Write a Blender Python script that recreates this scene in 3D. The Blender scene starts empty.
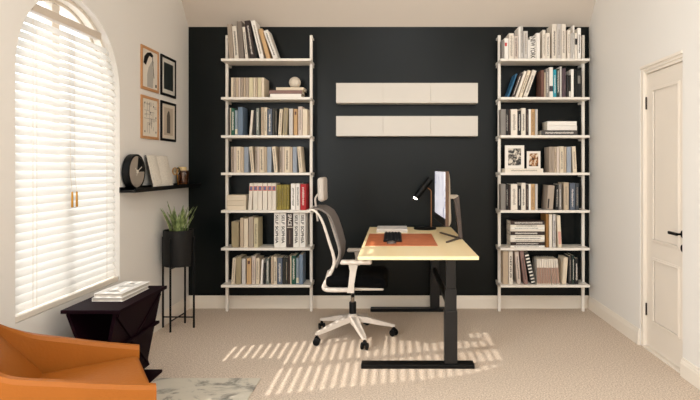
import bpy, bmesh, math, random
from mathutils import Vector, Matrix
C = bpy.context.scene.collection
PI = math.pi
V = Vector
rnd = random.Random(7)
HT = 1.3; F = 530.0

# ---------------------------------------------------------------- materials
def lin(c):
    return tuple((x/12.92 if x <= .04045 else ((x+.055)/1.055)**2.4) for x in [v/255 for v in c])
_m = {}
def mat(name, rgb, rough=.6, metal=0, emit=None, es=0, trans=0, bump=0, bscale=200, var=0, vscale=30, alpha=1, spec=.5):
    if name in _m: return _m[name]
    m = bpy.data.materials.new(name); m.use_nodes = True
    nt = m.node_tree; b = nt.nodes['Principled BSDF']
    col = lin(rgb)+(1,)
    b.inputs['Base Color'].default_value = col
    b.inputs['Roughness'].default_value = rough
    b.inputs['Metallic'].default_value = metal
    b.inputs['Specular IOR Level'].default_value = spec
    if trans: b.inputs['Transmission Weight'].default_value = trans
    if emit:
        b.inputs['Emission Color'].default_value = lin(emit)+(1,); b.inputs['Emission Strength'].default_value = es
    if bump or var:
        tc = nt.nodes.new('ShaderNodeTexCoord')
    if var:
        n = nt.nodes.new('ShaderNodeTexNoise'); n.inputs['Scale'].default_value = vscale; n.inputs['Detail'].default_value = 4
        nt.links.new(tc.outputs['Object'], n.inputs['Vector'])
        mx = nt.nodes.new('ShaderNodeMix'); mx.data_type = 'RGBA'
        mx.inputs['A'].default_value = tuple(x*(1-var) for x in col[:3])+(1,)
        mx.inputs['B'].default_value = tuple(min(1, x*(1+var)) for x in col[:3])+(1,)
        nt.links.new(n.outputs['Fac'], mx.inputs['Factor']); nt.links.new(mx.outputs['Result'], b.inputs['Base Color'])
    if bump:
        n2 = nt.nodes.new('ShaderNodeTexNoise'); n2.inputs['Scale'].default_value = bscale
        nt.links.new(tc.outputs['Object'], n2.inputs['Vector'])
        bp = nt.nodes.new('ShaderNodeBump'); bp.inputs['Strength'].default_value = bump; bp.inputs['Distance'].default_value = .005
        nt.links.new(n2.outputs['Fac'], bp.inputs['Height']); nt.links.new(bp.outputs['Normal'], b.inputs['Normal'])
    _m[name] = m
    return m

M_wall = mat('wall_paint', (228, 223, 216), .85, bump=.05, bscale=120, spec=.2)
M_dark = mat('dark_green_paint', (6, 12, 12), .33, bump=.02, bscale=150, spec=.22)
M_trim = mat('trim_paint', (232, 222, 208), .45)
M_door = mat('door_paint', (228, 217, 203), .4)
M_white = mat('white_metal', (236, 229, 219), .4)
M_cab = mat('cabinet_white', (208, 201, 191), .45)
M_black = mat('black_metal', (9, 9, 9), .45, spec=.2)
M_blackp = mat('black_plastic', (7, 7, 7), .45, spec=.2)
M_desk_metal = mat('graphite_metal', (30, 28, 27), .4, spec=.3)
M_burg = mat('burgundy_lacquer', (20, 3, 10), .6, var=.4, vscale=60, spec=.06)
M_brass = mat('brass', (190, 140, 60), .3, .9)
M_copper = mat('copper', (150, 104, 64), .4, .5)
M_pages = mat('paper_pages', (225, 215, 196), .9, var=.06, vscale=300)
M_pot = mat('pot_black', (20, 19, 18), .6, bump=.1, spec=.3)
M_chairw = mat('chair_white', (212, 201, 190), .45)
M_seatf = mat('seat_fabric', (6, 6, 7), .9, spec=.1)
M_leather = mat('orange_leather', (152, 86, 24), .5, spec=.25, bump=.25, bscale=90, var=.08, vscale=5)
M_oakf = mat('oak_frame', (190, 138, 90), .5, var=.15, vscale=60)
M_cream = mat('cream_ceramic', (220, 208, 190), .7, bump=.3, bscale=60)

def carpet_mat():
    m = bpy.data.materials.new('beige_carpet'); m.use_nodes = True; nt = m.node_tree; b = nt.nodes['Principled BSDF']
    tc = nt.nodes.new('ShaderNodeTexCoord')
    n = nt.nodes.new('ShaderNodeTexNoise'); n.inputs['Scale'].default_value = 110; n.inputs['Detail'].default_value = 3
    n.inputs['Roughness'].default_value = .7
    r = nt.nodes.new('ShaderNodeValToRGB')
    r.color_ramp.elements[0].position = .33; r.color_ramp.elements[0].color = lin((170, 150, 132))+(1,)
    r.color_ramp.elements[1].position = .66; r.color_ramp.elements[1].color = lin((234, 218, 200))+(1,)
    n2 = nt.nodes.new('ShaderNodeTexNoise'); n2.inputs['Scale'].default_value = 260
    bp = nt.nodes.new('ShaderNodeBump'); bp.inputs['Strength'].default_value = .5; bp.inputs['Distance'].default_value = .006
    for k in (n, n2): nt.links.new(tc.outputs['Object'], k.inputs['Vector'])
    nt.links.new(n.outputs['Fac'], r.inputs['Fac']); nt.links.new(r.outputs['Color'], b.inputs['Base Color'])
    nt.links.new(n2.outputs['Fac'], bp.inputs['Height']); nt.links.new(bp.outputs['Normal'], b.inputs['Normal'])
    b.inputs['Roughness'].default_value = 1; b.inputs['Specular IOR Level'].default_value = .1
    return m
def ramp_mat(name, scale, stops, rough=.6, vec=(1, 1, 1), detail=5, dist=0, rough_n=.6):
    m = bpy.data.materials.new(name); m.use_nodes = True; nt = m.node_tree; b = nt.nodes['Principled BSDF']
    tc = nt.nodes.new('ShaderNodeTexCoord'); mp = nt.nodes.new('ShaderNodeMapping'); mp.inputs['Scale'].default_value = vec
    n = nt.nodes.new('ShaderNodeTexNoise'); n.inputs['Scale'].default_value = scale; n.inputs['Detail'].default_value = detail
    n.inputs['Distortion'].default_value = dist; n.inputs['Roughness'].default_value = rough_n
    r = nt.nodes.new('ShaderNodeValToRGB')
    els = r.color_ramp.elements
    while len(els) < len(stops): els.new(.5)
    for e, (p, c) in zip(els, stops): e.position = p; e.color = lin(c)+(1,)
    nt.links.new(tc.outputs['Object'], mp.inputs['Vector']); nt.links.new(mp.outputs['Vector'], n.inputs['Vector'])
    nt.links.new(n.outputs['Fac'], r.inputs['Fac']); nt.links.new(r.outputs['Color'], b.inputs['Base Color'])
    b.inputs['Roughness'].default_value = rough
    return m, nt, b, r
M_carpet = carpet_mat()
M_rug = ramp_mat('marbled_rug', 3.2, [(.32, (84, 80, 74)), (.42, (150, 145, 134)), (.49, (200, 192, 176)), (1, (218, 208, 190))], .95, vec=(1, 1.4, 1), detail=9, dist=.6, rough_n=.72)[0]
M_deskwood = ramp_mat('pale_wood', 5, [(.3, (250, 222, 168)), (.7, (255, 236, 192))], .4, vec=(1, .08, 1), detail=8)[0]
M_mat = ramp_mat('tan_leather_mat', 12, [(.3, (184, 98, 56)), (.7, (208, 122, 76))], .5)[0]
M_bronze = ramp_mat('bronze_edge', 6, [(.3, (70, 46, 30)), (.7, (110, 78, 52))], .35)[0]

def mesh_fabric():
    m = mat('grey_mesh', (122, 113, 107), .8, bump=.4, bscale=500)
    return m
M_mesh = mesh_fabric()

def slat_mat():
    m = bpy.data.materials.new('white_slat'); m.use_nodes = True; nt = m.node_tree
    out = nt.nodes['Material Output']; b = nt.nodes['Principled BSDF']
    b.inputs['Base Color'].default_value = lin((242, 240, 236))+(1,); b.inputs['Roughness'].default_value = .5
    t = nt.nodes.new('ShaderNodeBsdfTranslucent'); t.inputs['Color'].default_value = (.95, .95, .94, 1)
    mx = nt.nodes.new('ShaderNodeMixShader'); mx.inputs[0].default_value = SLAT_T
    nt.links.new(b.outputs[0], mx.inputs[1]); nt.links.new(t.outputs[0], mx.inputs[2]); nt.links.new(mx.outputs[0], out.inputs['Surface'])
    return m
SLAT_T = .32
M_slat = slat_mat()
def glass_mat(name, tint=(1, 1, 1), f=.08):
    m = bpy.data.materials.new(name); m.use_nodes = True; nt = m.node_tree
    nt.nodes.remove(nt.nodes['Principled BSDF']); out = nt.nodes['Material Output']
    t = nt.nodes.new('ShaderNodeBsdfTransparent'); t.inputs['Color'].default_value = tint+(1,)
    g = nt.nodes.new('ShaderNodeBsdfGlossy'); g.inputs['Roughness'].default_value = .03
    mx = nt.nodes.new('ShaderNodeMixShader'); mx.inputs[0].default_value = f
    nt.links.new(t.outputs[0], mx.inputs[1]); nt.links.new(g.outputs[0], mx.inputs[2]); nt.links.new(mx.outputs[0], out.inputs['Surface'])
    return m
M_glass = glass_mat('window_glass')
M_amber = glass_mat('amber_glass', (.55, .38, .2), .12)
M_lens = glass_mat('lens_glass', (.8, .72, .5), .25)

# ---------------------------------------------------------------- mesh helpers
WL = {}
def B(): return bmesh.new()
def box(bm, lo, hi, bev=0, seg=2, xf=None):
    r = bmesh.ops.create_cube(bm, size=1)
    vs = r['verts']
    c = [(a+b)/2 for a, b in zip(lo, hi)]; s = [abs(b-a) for a, b in zip(lo, hi)]
    for v in vs: v.co = V((c[0]+v.co.x*s[0], c[1]+v.co.y*s[1], c[2]+v.co.z*s[2]))
    if bev:
        es = list({e for v in vs for e in v.link_edges})
        rr = bmesh.ops.bevel(bm, geom=es, offset=bev, segments=seg, profile=.5, affect='EDGES')
        vs = [v for v in rr['verts']]
        # collect every vert of this island
        seen = set(vs); st = list(vs)
        while st:
            v = st.pop()
            for e in v.link_edges:
                o = e.other_vert(v)
                if o not in seen: seen.add(o); st.append(o)
        vs = list(seen)
    if xf is not None:
        for v in vs: v.co = xf @ v.co
    return vs
def quadprism(bm, pts, d):
    """extrude polygon pts (3D list) by vector d"""
    a = [bm.verts.new(p) for p in pts]; b = [bm.verts.new(V(p)+V(d)) for p in pts]
    n = len(pts)
    bm.faces.new(a); bm.faces.new(b[::-1])
    for i in range(n): bm.faces.new((a[i], b[i], b[(i+1) % n], a[(i+1) % n]))
    return a+b
def tube(bm, pts, r, n=12, caps=True, flat=None, closed=False):
    pts = [V(p) for p in pts]
    N = len(pts); rs = r if isinstance(r, (list, tuple)) else [r]*N
    rings = []
    up = None
    for i, p in enumerate(pts):
        if closed: t = (pts[(i+1) % N]-pts[i-1]).normalized()
        else: t = (pts[min(i+1, N-1)]-pts[max(i-1, 0)]).normalized()
        if up is None:
            up = V((0, 0, 1)) if abs(t.z) < .9 else V((1, 0, 0))
        x = up.cross(t).normalized(); y = t.cross(x).normalized(); up = y
        ring = []
        for k in range(n):
            a = 2*PI*k/n
            fx, fy = (1, 1) if flat is None else flat
            ring.append(bm.verts.new(p+x*math.cos(a)*rs[i]*fx+y*math.sin(a)*rs[i]*fy))
        rings.append(ring)
    for i in range(N if closed else N-1):
        A = rings[i]; Bq = rings[(i+1) % N]
        for k in range(n): bm.faces.new((A[k], A[(k+1) % n], Bq[(k+1) % n], Bq[k]))
    if caps and not closed:
        bm.faces.new(rings[0][::-1]); bm.faces.new(rings[-1])
def lathe(bm, prof, cx, cy, cz=0, n=32, axis='z'):
    rings = []
    for r, z in prof:
        ring = []
        for k in range(n):
            a = 2*PI*k/n
            if axis == 'z': co = (cx+r*math.cos(a), cy+r*math.sin(a), cz+z)
            elif axis == 'x': co = (cx+z, cy+r*math.cos(a), cz+r*math.sin(a))
            else: co = (cx+r*math.cos(a), cy+z, cz+r*math.sin(a))
            ring.append(bm.verts.new(co))
        rings.append(ring)
    for i in range(len(rings)-1):
        for k in range(n): bm.faces.new((rings[i][k], rings[i][(k+1) % n], rings[i+1][(k+1) % n], rings[i+1][k]))
    bm.faces.new(rings[0][::-1]); bm.faces.new(rings[-1])
def grid(bm, fn, nu, nv):
    vs = [[bm.verts.new(fn(i/nu, j/nv)) for j in range(nv+1)] for i in range(nu+1)]
    for i in range(nu):
        for j in range(nv): bm.faces.new((vs[i][j], vs[i+1][j], vs[i+1][j+1], vs[i][j+1]))
def arc(cx, cz, r, a0, a1, n): return [(cx+r*math.cos(a0+(a1-a0)*i/n), cz+r*math.sin(a0+(a1-a0)*i/n)) for i in range(n+1)]

def obj(name, bm, m, parent=None, smooth=False, kind=None, label=None, solid=0, sub=0, origin=None):
    bmesh.ops.recalc_face_normals(bm, faces=bm.faces)
    if parent is not None: off = WL[parent.name]
    elif origin is not None: off = V(origin)
    elif kind == 'structure': off = V((0, 0, 0))
    else:
        xs = [v.co.x for v in bm.verts]; ys = [v.co.y for v in bm.verts]; zs = [v.co.z for v in bm.verts]
        off = V(((min(xs)+max(xs))/2, (min(ys)+max(ys))/2, min(zs)))
    bmesh.ops.translate(bm, verts=bm.verts, vec=-off)
    me = bpy.data.meshes.new(name); bm.to_mesh(me); bm.free()
    if isinstance(m, (list, tuple)):
        for k in m: me.materials.append(k)
    else: me.materials.append(m)
    if smooth: me.shade_smooth() if smooth is True else me.shade_auto_smooth() if hasattr(me, 'shade_auto_smooth') else me.shade_smooth()
    o = bpy.data.objects.new(name, me); C.objects.link(o)
    if smooth == 'auto':
        for p in me.polygons: p.use_smooth = True
        me.set_sharp_from_angle(angle=math.radians(38))
    if parent is not None: o.parent = parent; WL[o.name] = V(off)
    else: o.location = off; WL[o.name] = V(off)
    if kind: o['kind'] = kind
    if label: o['label'] = label
    if solid:
        md = o.modifiers.new('Solid', 'SOLIDIFY'); md.thickness = solid; md.offset = 0
    if sub:
        md = o.modifiers.new('Sub', 'SUBSURF'); md.levels = sub; md.render_levels = sub
    return o
def tag(o, label, cat, group=None):
    o['label'] = label; o['category'] = cat
    if group: o['group'] = group
    return o
def thing(name, loc, label, cat, group=None):
    o = bpy.data.objects.new(name, None); C.objects.link(o); o.location = loc; o.empty_display_size = .1
    WL[o.name] = V(loc)
    return tag(o, label, cat, group)
def text_pts(s, size):
    cu = bpy.data.curves.new('t', 'FONT'); cu.body = s; cu.size = size; cu.offset = .022; cu.align_x = 'CENTER'; cu.align_y = 'CENTER'
    o = bpy.data.objects.new('t', cu); C.objects.link(o)
    bpy.context.view_layer.update()
    me = bpy.data.meshes.new_from_object(o.evaluated_get(bpy.context.evaluated_depsgraph_get()))
    bpy.data.objects.remove(o); bpy.data.curves.remove(cu)
    return me
def add_text(bm, s, w, h, xf):
    """lettering filling a w x h box in local XY, centred, mapped by xf"""
    me = text_pts(s, 1)
    xs = [v.co.x for v in me.vertices]; ys = [v.co.y for v in me.vertices]
    cx, cy = (min(xs)+max(xs))/2, (min(ys)+max(ys))/2; sx = w/(max(xs)-min(xs)); sy = h/(max(ys)-min(ys))
    vs = [bm.verts.new(xf @ V(((v.co.x-cx)*sx, (v.co.y-cy)*sy, 0))) for v in me.vertices]
    for p in me.polygons:
        try: bm.faces.new([vs[i] for i in p.vertices])
        except ValueError: pass
    bpy.data.meshes.remove(me)

# ---------------------------------------------------------------- room shell
XL, XR, YB, YF = -1.894, 1.797, 4.885, -1.8
ZC = 2.59; ZTOP = 3.7
T = .16
WC, WR, WS, WZ = 3.155, .505, .515, 1.80      # window centre Y, radius, sill, spring height
bm = B(); box(bm, (XL-T, YF-T, -.1), (XR+T, YB+T, 0)); obj('floor', bm, M_carpet, kind='structure')
bm = B(); box(bm, (XL-T, YB, 0), (XR+T, YB+T, ZC+.4)); obj('wall_back', bm, M_dark, kind='structure')
bm = B(); box(bm, (XL-T, YF-T, 0), (XR+T, YF, ZTOP)); obj('wall_front', bm, M_wall, kind='structure')
# sloped + flat ceiling
dy = (ZTOP-ZC)/1.2
bm = B(); quadprism(bm, [(XL-T, YB+.001, ZC), (XL-T, YB-dy, ZTOP), (XL-T, YF-T, ZTOP), (XL-T, YF-T, ZTOP+.1), (XL-T, YB-dy+.1, ZTOP+.1), (XL-T, YB+.001, ZC+.2)], (XR-XL+2*T, 0, 0))
obj('ceiling', bm, mat('ceiling_paint', (202, 191, 179), .9, spec=.2), kind='structure')
# left wall with arched opening
def wall_left():
    bm = B()
    X0, X1 = XL, XL-T
    y0, y1 = WC-WR, WC+WR
    def blk(ya, za, yb, zb): box(bm, (X1, ya, za), (X0, yb, zb))
    blk(YF, 0, y0, ZTOP); blk(y1, 0, YB, ZTOP); blk(y0, 0, y1, WS)
    pts = arc(WC, WZ, WR, PI, 0, 40)
    for (ya, za), (yb, zb) in zip(pts[:-1], pts[1:]):
        quadprism(bm, [(X0, ya, za), (X0, yb, zb), (X0, yb, ZTOP), (X0, ya, ZTOP)], (X1-X0, 0, 0))
    bmesh.ops.remove_doubles(bm, verts=bm.verts, dist=1e-5)
    obj('wall_left', bm, M_wall, kind='structure')
wall_left()
# right wall with door opening
DY0, DY1, DZ = 3.30, 3.872, 2.03
bm = B()
box(bm, (XR, YF, 0), (XR+T, DY0, ZTOP)); box(bm, (XR, DY1, 0), (XR+T, YB, ZTOP)); box(bm, (XR, DY0, DZ), (XR+T, DY1, ZTOP))
obj('wall_right', bm, M_wall, kind='structure')

def baseboard(name, p0, p1, nrm):
    """p0,p1 floor points on wall; nrm into the room"""
    bm = B(); p0 = V(p0); p1 = V(p1); n = V(nrm)
    prof = [(0, 0), (.016, 0), (.016, .082), (.012, .090), (.012, .096), (.007, .104), (.006, .113), (0, .116)]
    a = [p0+n*u+V((0, 0, w)) for u, w in prof]
    quadprism(bm, a, p1-p0)
    return obj(name, bm, M_trim, kind='structure')
baseboard('baseboard_back', (XL, YB, 0), (XR, YB, 0), (0, -1, 0))
baseboard('baseboard_left', (XL, YF, 0), (XL, YB-.016, 0), (1, 0, 0))
baseboard('baseboard_right', (XR, DY1+.001, 0), (XR, YB-.016, 0), (-1, 0, 0))
baseboard('baseboard_right', (XR, YF, 0), (XR, DY0-.001, 0), (-1, 0, 0))

# door: casing, leaf
bm = B()
LF = XR+.028     # leaf face
box(bm, (XR+.004, DY1-.045, 0), (XR+.09, DY1-.0005, DZ-.001), .004)
box(bm, (XR+.004, DY0+.0005, 0), (XR+.09, DY0+.012, DZ-.001), .003)
box(bm, (XR-.004, DY0+.001, DZ-.022), (XR+.09, DY1-.001, DZ-.0005), .004)
box(bm, (XR+.006, DY0+.001, DZ-.042), (XR+.09, DY1-.001, DZ-.021), .003)
box(bm, (XR+.014, DY0+.001, DZ-.062), (XR+.09, DY1-.001, DZ-.041), .003)
obj('trim_1', bm, M_trim, kind='structure')
bm = B()
box(bm, (XR+.002, DY0+.003, 0.0), (XR+.09, DY1-.048, .014)); obj('trim_2', bm, M_trim, kind='structure')
L0, L1 = DY0+.014, DY1-.048
bm = B()
box(bm, (LF, L0, .016), (LF+.04, L1, DZ-.064), .002)
def molding(y0, y1, z0, z1, w=.022):
    for k, (d, h) in enumerate(((0, .007), (.010, .011))):
        a, b_, c, e = y0+d, y1-d, z0+d, z1-d
        ww = w-d
        for lo, hi in (((a, c), (b_, c+ww)), ((a, e-ww), (b_, e)), ((a, c+ww), (a+ww, e-ww)), ((b_-ww, c+ww), (b_, e-ww))):
            box(bm, (LF-h, lo[0], lo[1]), (LF+.001, hi[0], hi[1]), .003)
molding(3.375, 3.735, .772, 1.855); molding(3.375, 3.735, .198, .665)
door = obj('door_1', bm, M_door, kind='structure')
bm = B(); lathe(bm, [(.024, 0), (.024, .008)], LF-.009, 3.337, .876, 24, 'x'); box(bm, (LF-.05, 3.330, .870), (LF-.008, 3.344, .883), .003)
box(bm, (LF-.052, 3.33, .866), (LF-.038, 3.44, .886), .005); obj('door_handle', bm, M_black, door)
bm = B(); lathe(bm, [(.024, 0), (.024, .008)], LF-.009, 3.337, .787, 24, 'x'); obj('keyhole_plate', bm, M_black, door)
for z in (1.76, .275):
    bm = B(); box(bm, (LF-.010, L1-.004, z-.045), (LF+.004, L1+.010, z+.045), .003); obj('hinge', bm, mat('hinge_metal', (60, 54, 48), .4, .6), door)

# window (frame, glass)
XW = XL-T+.035
def arch_poly(r, zs, n=40, z_bot=None):
    return [(WC-r, zs)]+arc(WC, WZ, r, PI, 0, n)+[(WC+r, zs)]
def arch_frame(bm, r0, r1, s0, s1, xa, xb):
    A = arch_poly(r0, s0); Bp = arch_poly(r1, s1)
    for i in range(len(A)-1):
        quadprism(bm, [(xa, *A[i]), (xa, *A[i+1]), (xa, *Bp[i+1]), (xa, *Bp[i])], (xb-xa, 0, 0))
    quadprism(bm, [(xa, *A[0]), (xa, *A[-1]), (xa, *Bp[-1]), (xa, *Bp[0])], (xb-xa, 0, 0))
bm = B()
arch_frame(bm, WR-.001, WR-.04, WS+.001, WS+.05, XW-.025, XW+.025)
box(bm, (XW-.02, 3.10, WS+.04), (XW+.02, 3.17, WZ+WR-.045))
for yy in ():
    z2 = WZ+math.sqrt((WR-.045)**2-(yy-WC)**2)
    box(bm, (XW-.012, yy-.01, 2.12), (XW+.012, yy+.01, z2))
arch_frame(bm, WR-.001, WR-.022, WS+.001, WS+.022, XW+.03, XW+.075)
obj('window_1', bm, M_trim, kind='structure')
bm = B(); quadprism(bm, [(XW-.003, *p) for p in arch_poly(WR-.037, WS+.045)], (.004, 0, 0)); g = obj('window_pane', bm, M_glass, bpy.data.objects['window_1'])
# unseen eave added outside to block sun through the arch top
bm = B(); box(bm, (XL-T-.40, WC-1.2, 2.58), (XL-T, WC+1.2, 2.66)); obj('added_sun_blocker', bm, M_trim, kind='structure')

# blind
BX = XL-.036
bl = thing('window_blind', (BX, WC, WS+.002), 'white slatted venetian blind filling the tall arched window on the left wall', 'window blind')
bm = B(); box(bm, (BX-.022, WC-.355, 2.128), (BX+.024, WC+.30, 2.172), .004); obj('headrail', bm, mat('headrail_paint', (206, 192, 176), .5), bl)
SP = .0455; SW = .05; TH = math.radians(62)
z = WS+.06; k = 0
while z < 2.115:
    hw = WR-.012 if z < WZ else math.sqrt(WR**2-(z+.008-WZ)**2)-.008
    bm = B()
    prof = []
    for j in range(7):
        u = (j/6-.5)*SW; c = .005*(1-(2*j/6-1)**2)
        prof.append((u, c))
    def P(u, c):  # u along slat (positive = room side, lower)
        return (BX+u*math.cos(TH)+c*math.sin(TH), z-u*math.sin(TH)+c*math.cos(TH))
    top = [P(u, c+.0012) for u, c in prof]; bot = [P(u, c-.0012) for u, c in prof][::-1]
    quadprism(bm, [(a, WC-hw, b_) for a, b_ in top+bot], (0, 2*hw, 0))
    obj('slat', bm, M_slat, bl, smooth='auto')
    z += SP; k += 1
bm = B(); box(bm, (BX-.022, WC-WR+.004, WS+.002), (BX+.034, WC+WR-.012, WS+.033), .004); obj('bottom_rail', bm, M_trim, bl)
for yy in (WC-.36, WC-.33, WC+.36):
    zt = WZ+math.sqrt(WR**2-(yy-WC)**2)-.02
    bm = B(); tube(bm, [(BX+.0265, yy, WS+.03), (BX+.0265, yy, min(zt, 2.115))], .0012, 6); obj('ladder_cord', bm, M_trim, bl)
for yy, zt in ((3.105, 1.155), (3.15, 1.155)):
    bm = B(); lathe(bm, [(.003, .09), (.005, .086), (.006, .02), (.0065, 0), (.003, -.002)], BX+.045, yy, zt-.09, 16)
    o = obj('cord_pull', bm, M_brass, bl, smooth='auto', label='brass cord pull')
    bm = B(); tube(bm, [(BX+.045, yy, zt-.002), (BX+.034, yy, zt+.1), (BX+.030, yy, 2.115)], .0011, 6); obj('pull_cord', bm, M_trim, o)

# ---------------------------------------------------------------- bookcases
SZ = [2.252, 1.9135, 1.579, 1.251, .9205, .590, .265]
YS0, YS1 = 4.645, 4.872
def bookcase(side, xa, xb, ua, ub):
    t = thing('wall_bookcase', ((xa+xb)/2, YB-.12, 0), f'tall white bookcase {side}', 'bookcase', 'white bookcases on the dark wall')
    for z in SZ:
        bm = B(); box(bm, (xa, YS0, z-.022), (xb, YS1, z), .0025)
        s = obj('shelf', bm, M_white, t)
    for u in (ua, ub):
        bm = B(); box(bm, (u-.0125, 4.768, 0), (u+.0125, 4.793, 2.487), .003)
        p = obj('upright', bm, M_white, t)
        for z in [2.475]+[q-.03 for q in SZ]:
            bm = B(); box(bm, (u-.010, 4.793, z-.012), (u+.010, YB, z+.006), .002); obj('wall_bracket', bm, M_white, p)
    return t
bookcase('on the dark wall left of the long wall cabinets', -1.517, -.732, -1.5045, -.7464)
bookcase('on the dark wall right of the long wall cabinets', .933, 1.718, .9486, 1.704)

ORD = ['first', 'second', 'third', 'fourth', 'fifth', 'sixth', 'seventh', 'eighth', 'ninth', 'tenth', 'eleventh', 'twelfth', 'thirteenth', 'fourteenth', 'fifteenth', 'sixteenth', 'seventeenth', 'eighteenth', 'nineteenth', 'twentieth', 'twenty-first', 'twenty-second', 'twenty-third']
COL = {
 'off-white': (228, 218, 204), 'white': (240, 234, 226), 'cream': (222, 206, 182), 'beige': (190, 170, 146), 'grey-beige': (168, 152, 136),
 'taupe': (120, 108, 98), 'dark brown': (52, 36, 30), 'black': (16, 15, 15), 'tan': (196, 158, 112), 'brown': (120, 84, 60), 'green': (26, 84, 66),
 'pale blue': (134, 148, 158), 'blue': (112, 130, 150), 'slate blue': (84, 92, 106), 'grey-green': (128, 134, 126), 'olive black': (46, 44, 36),
 'pinkish cream': (206, 190, 178), 'olive beige': (160, 144, 112), 'blue-grey': (150, 158, 170), 'olive yellow': (150, 134, 58), 'red': (178, 22, 30),
 'grey': (140, 134, 128), 'light grey': (198, 192, 186), 'teal': (40, 150, 168), 'bright blue': (40, 96, 132), 'plum': (88, 70, 76), 'dark green': (24, 48, 40),
 'pink': (214, 176, 166), 'mauve': (140, 108, 100), 'charcoal': (44, 42, 42), 'dark grey': (66, 62, 60), 'olive cream': (206, 194, 160), 'mustard brown': (146, 104, 52),
 'rust and grey': (112, 76, 64), 'dark slate': (50, 56, 62), 'patterned dark': (60, 48, 46)}
INK = {'d': (74, 66, 60), 'k': (36, 32, 30), 'w': (232, 224, 214), 'r': (190, 40, 36), 'g': (190, 160, 90), 'm': (150, 138, 124)}
INKN = {'k': 'dark', 'd': 'dark', 'w': 'pale', 'r': 'red', 'g': 'gold', 'm': 'faint'}
def bmat(c, k=0):
    rgb = COL[c]; j = (k % 4)-1.5
    rgb = tuple(max(0, min(255, v+j*3)) for v in rgb)
    return mat(f'book_{c}_{k%4}'.replace(' ', '_'), rgb, .6)
YBK = 4.675; SB = F/YBK
def mkbook(xf, w, h, d, col, ink, k, label, group, text=None, extra=None, paper=False):
    """local frame: x thickness 0..w, y depth 0 (spine)..d, z 0..h"""
    bm = B(); t = min(.002, w*.15); be = min(.0028, w*.2)
    box(bm, (0, 0, 0), (w, be*2+.0005, h), be, 2, xf=xf); box(bm, (0, be+.0002, .0), (t, d, h), 0, xf=xf); box(bm, (w-t, be+.0002, .0), (w, d, h), 0, xf=xf)
    o = obj('book', bm, bmat(col, k)); tag(o, label, 'book', group)
    bm = B(); box(bm, (t, be*2, .002), (w-t, d-.003, h-.002), xf=xf); obj('page_block', bm, M_pages, o)
    if text:
        for s, (u0, u1, wid), ic in text:     # u along height fractions, from bottom
            bm = B()
            L = (u1-u0)*h
            m = xf @ Matrix.Translation((w/2, -.0006, (u0+u1)/2*h)) @ Matrix(((0, 1, 0, 0), (0, 0, -1, 0), (-1, 0, 0, 0), (0, 0, 0, 1)))
            add_text(bm, s, L, w*wid, m)
            obj('spine_title', bm, mat('ink_'+ic, INK[ic], .7), o)
    elif ink:
        bm = B(); rr = random.Random(k*13+int(w*1e4)); z = h*rr.uniform(.10, .2); end = h*rr.uniform(.78, .92)
        ww = w*rr.uniform(.22, .4)
        end = max(end, z+.06)
        while z < end:
            L = rr.uniform(.004, .008)
            o1 = rr.uniform(-.06, .06)*w; o2 = rr.uniform(-.06, .06)*w
            box(bm, (w/2-ww/2+o1, -.0007, z), (w/2+ww/2+o2, .0001, min(z+L*.6, h)), xf=xf)
            z += L
        if len(bm.verts): obj('spine_title', bm, mat('ink_'+ink, INK[ink], .7), o)
        else: bm.free()
    if extra:
        for ei, (nm, (u0, u1, v0, v1), rgb) in enumerate(extra):
            bm = B(); box(bm, (w*u0, -.0004-.0004*(ei if nm != 'spine_stripe' else 0), h*v0), (w*u1, .0006, h*v1), xf=xf)
            obj(nm, bm, mat(f'{nm}_{rgb[0]}_{rgb[1]}', rgb, .6), o)
    return o
SHN = ['top shelf', 'second shelf', 'third shelf', 'fourth shelf', 'fifth shelf', 'sixth shelf', 'bottom shelf']
def row(side, sh, x0, y0, sc, books, count0=0, ybase=None, kind='book', depth=.165):
    n = count0; z0 = SZ[sh]
    books = [list(q) for q in books]
    yb_ = (HT-z0)*SB+167; H_ = lambda q: (yb_-(y0+q[2]/sc))*sc
    for p, q in zip(books[:-1], books[1:]):
        hm = min(H_(p), H_(q))
        ov = (p[1]+p[3]*hm/H_(p))-(q[0]+q[3]*hm/H_(q))+.6
        if p[3] == 0 and q[3] > 0: ov = 0
        if ov > 0:
            cut = min(ov, (p[1]-p[0])*.45); p[1] -= cut; ov -= cut
            if ov > 0: q[3] += ov*H_(q)/hm
    for bk in books:
        b0, b1, yt, shf, col, ink = bk[:6]; ex = bk[6] if len(bk) > 6 else {}
        xa = (x0+b0/sc-394)/SB; xb = (x0+b1/sc-394)/SB
        zt = HT+(167-(y0+yt/sc))/SB
        hz = zt-z0; sx = shf/sc/SB
        a = math.atan2(sx, hz)          # + = leans right
        th = (xb-xa)*math.cos(a)-.0016
        h = (hz-abs(th*math.sin(a)))/math.cos(a)
        # pivot: leaning right stands on its right lower corner, left on its left
        if a > 0: xf = Matrix.Translation((xb, YBK+ex.get('set', 0), z0)) @ Matrix.Rotation(a, 4, 'Y') @ Matrix.Translation((-th, 0, 0))
        else: xf = Matrix.Translation((xa, YBK+ex.get('set', 0), z0)) @ Matrix.Rotation(a, 4, 'Y')
        lean = 'leaning ' if abs(a) > .05 else ''
        d = ex.get('d', depth)+rnd.uniform(-.008, .008)
        what = ex.get('what', (f' with {INKN[ink]} lettering' if ink else ''))
        label = f"{lean}{col} book{what}, {ORD[n]} from left, {SHN[sh]}, {side} bookcase"
        mkbook(xf, th, h, d, col, ink, n, label, f'books standing on the {SHN[sh]} of the {side} bookcase', ex.get('text'), ex.get('extra'))
        n += 1
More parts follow.
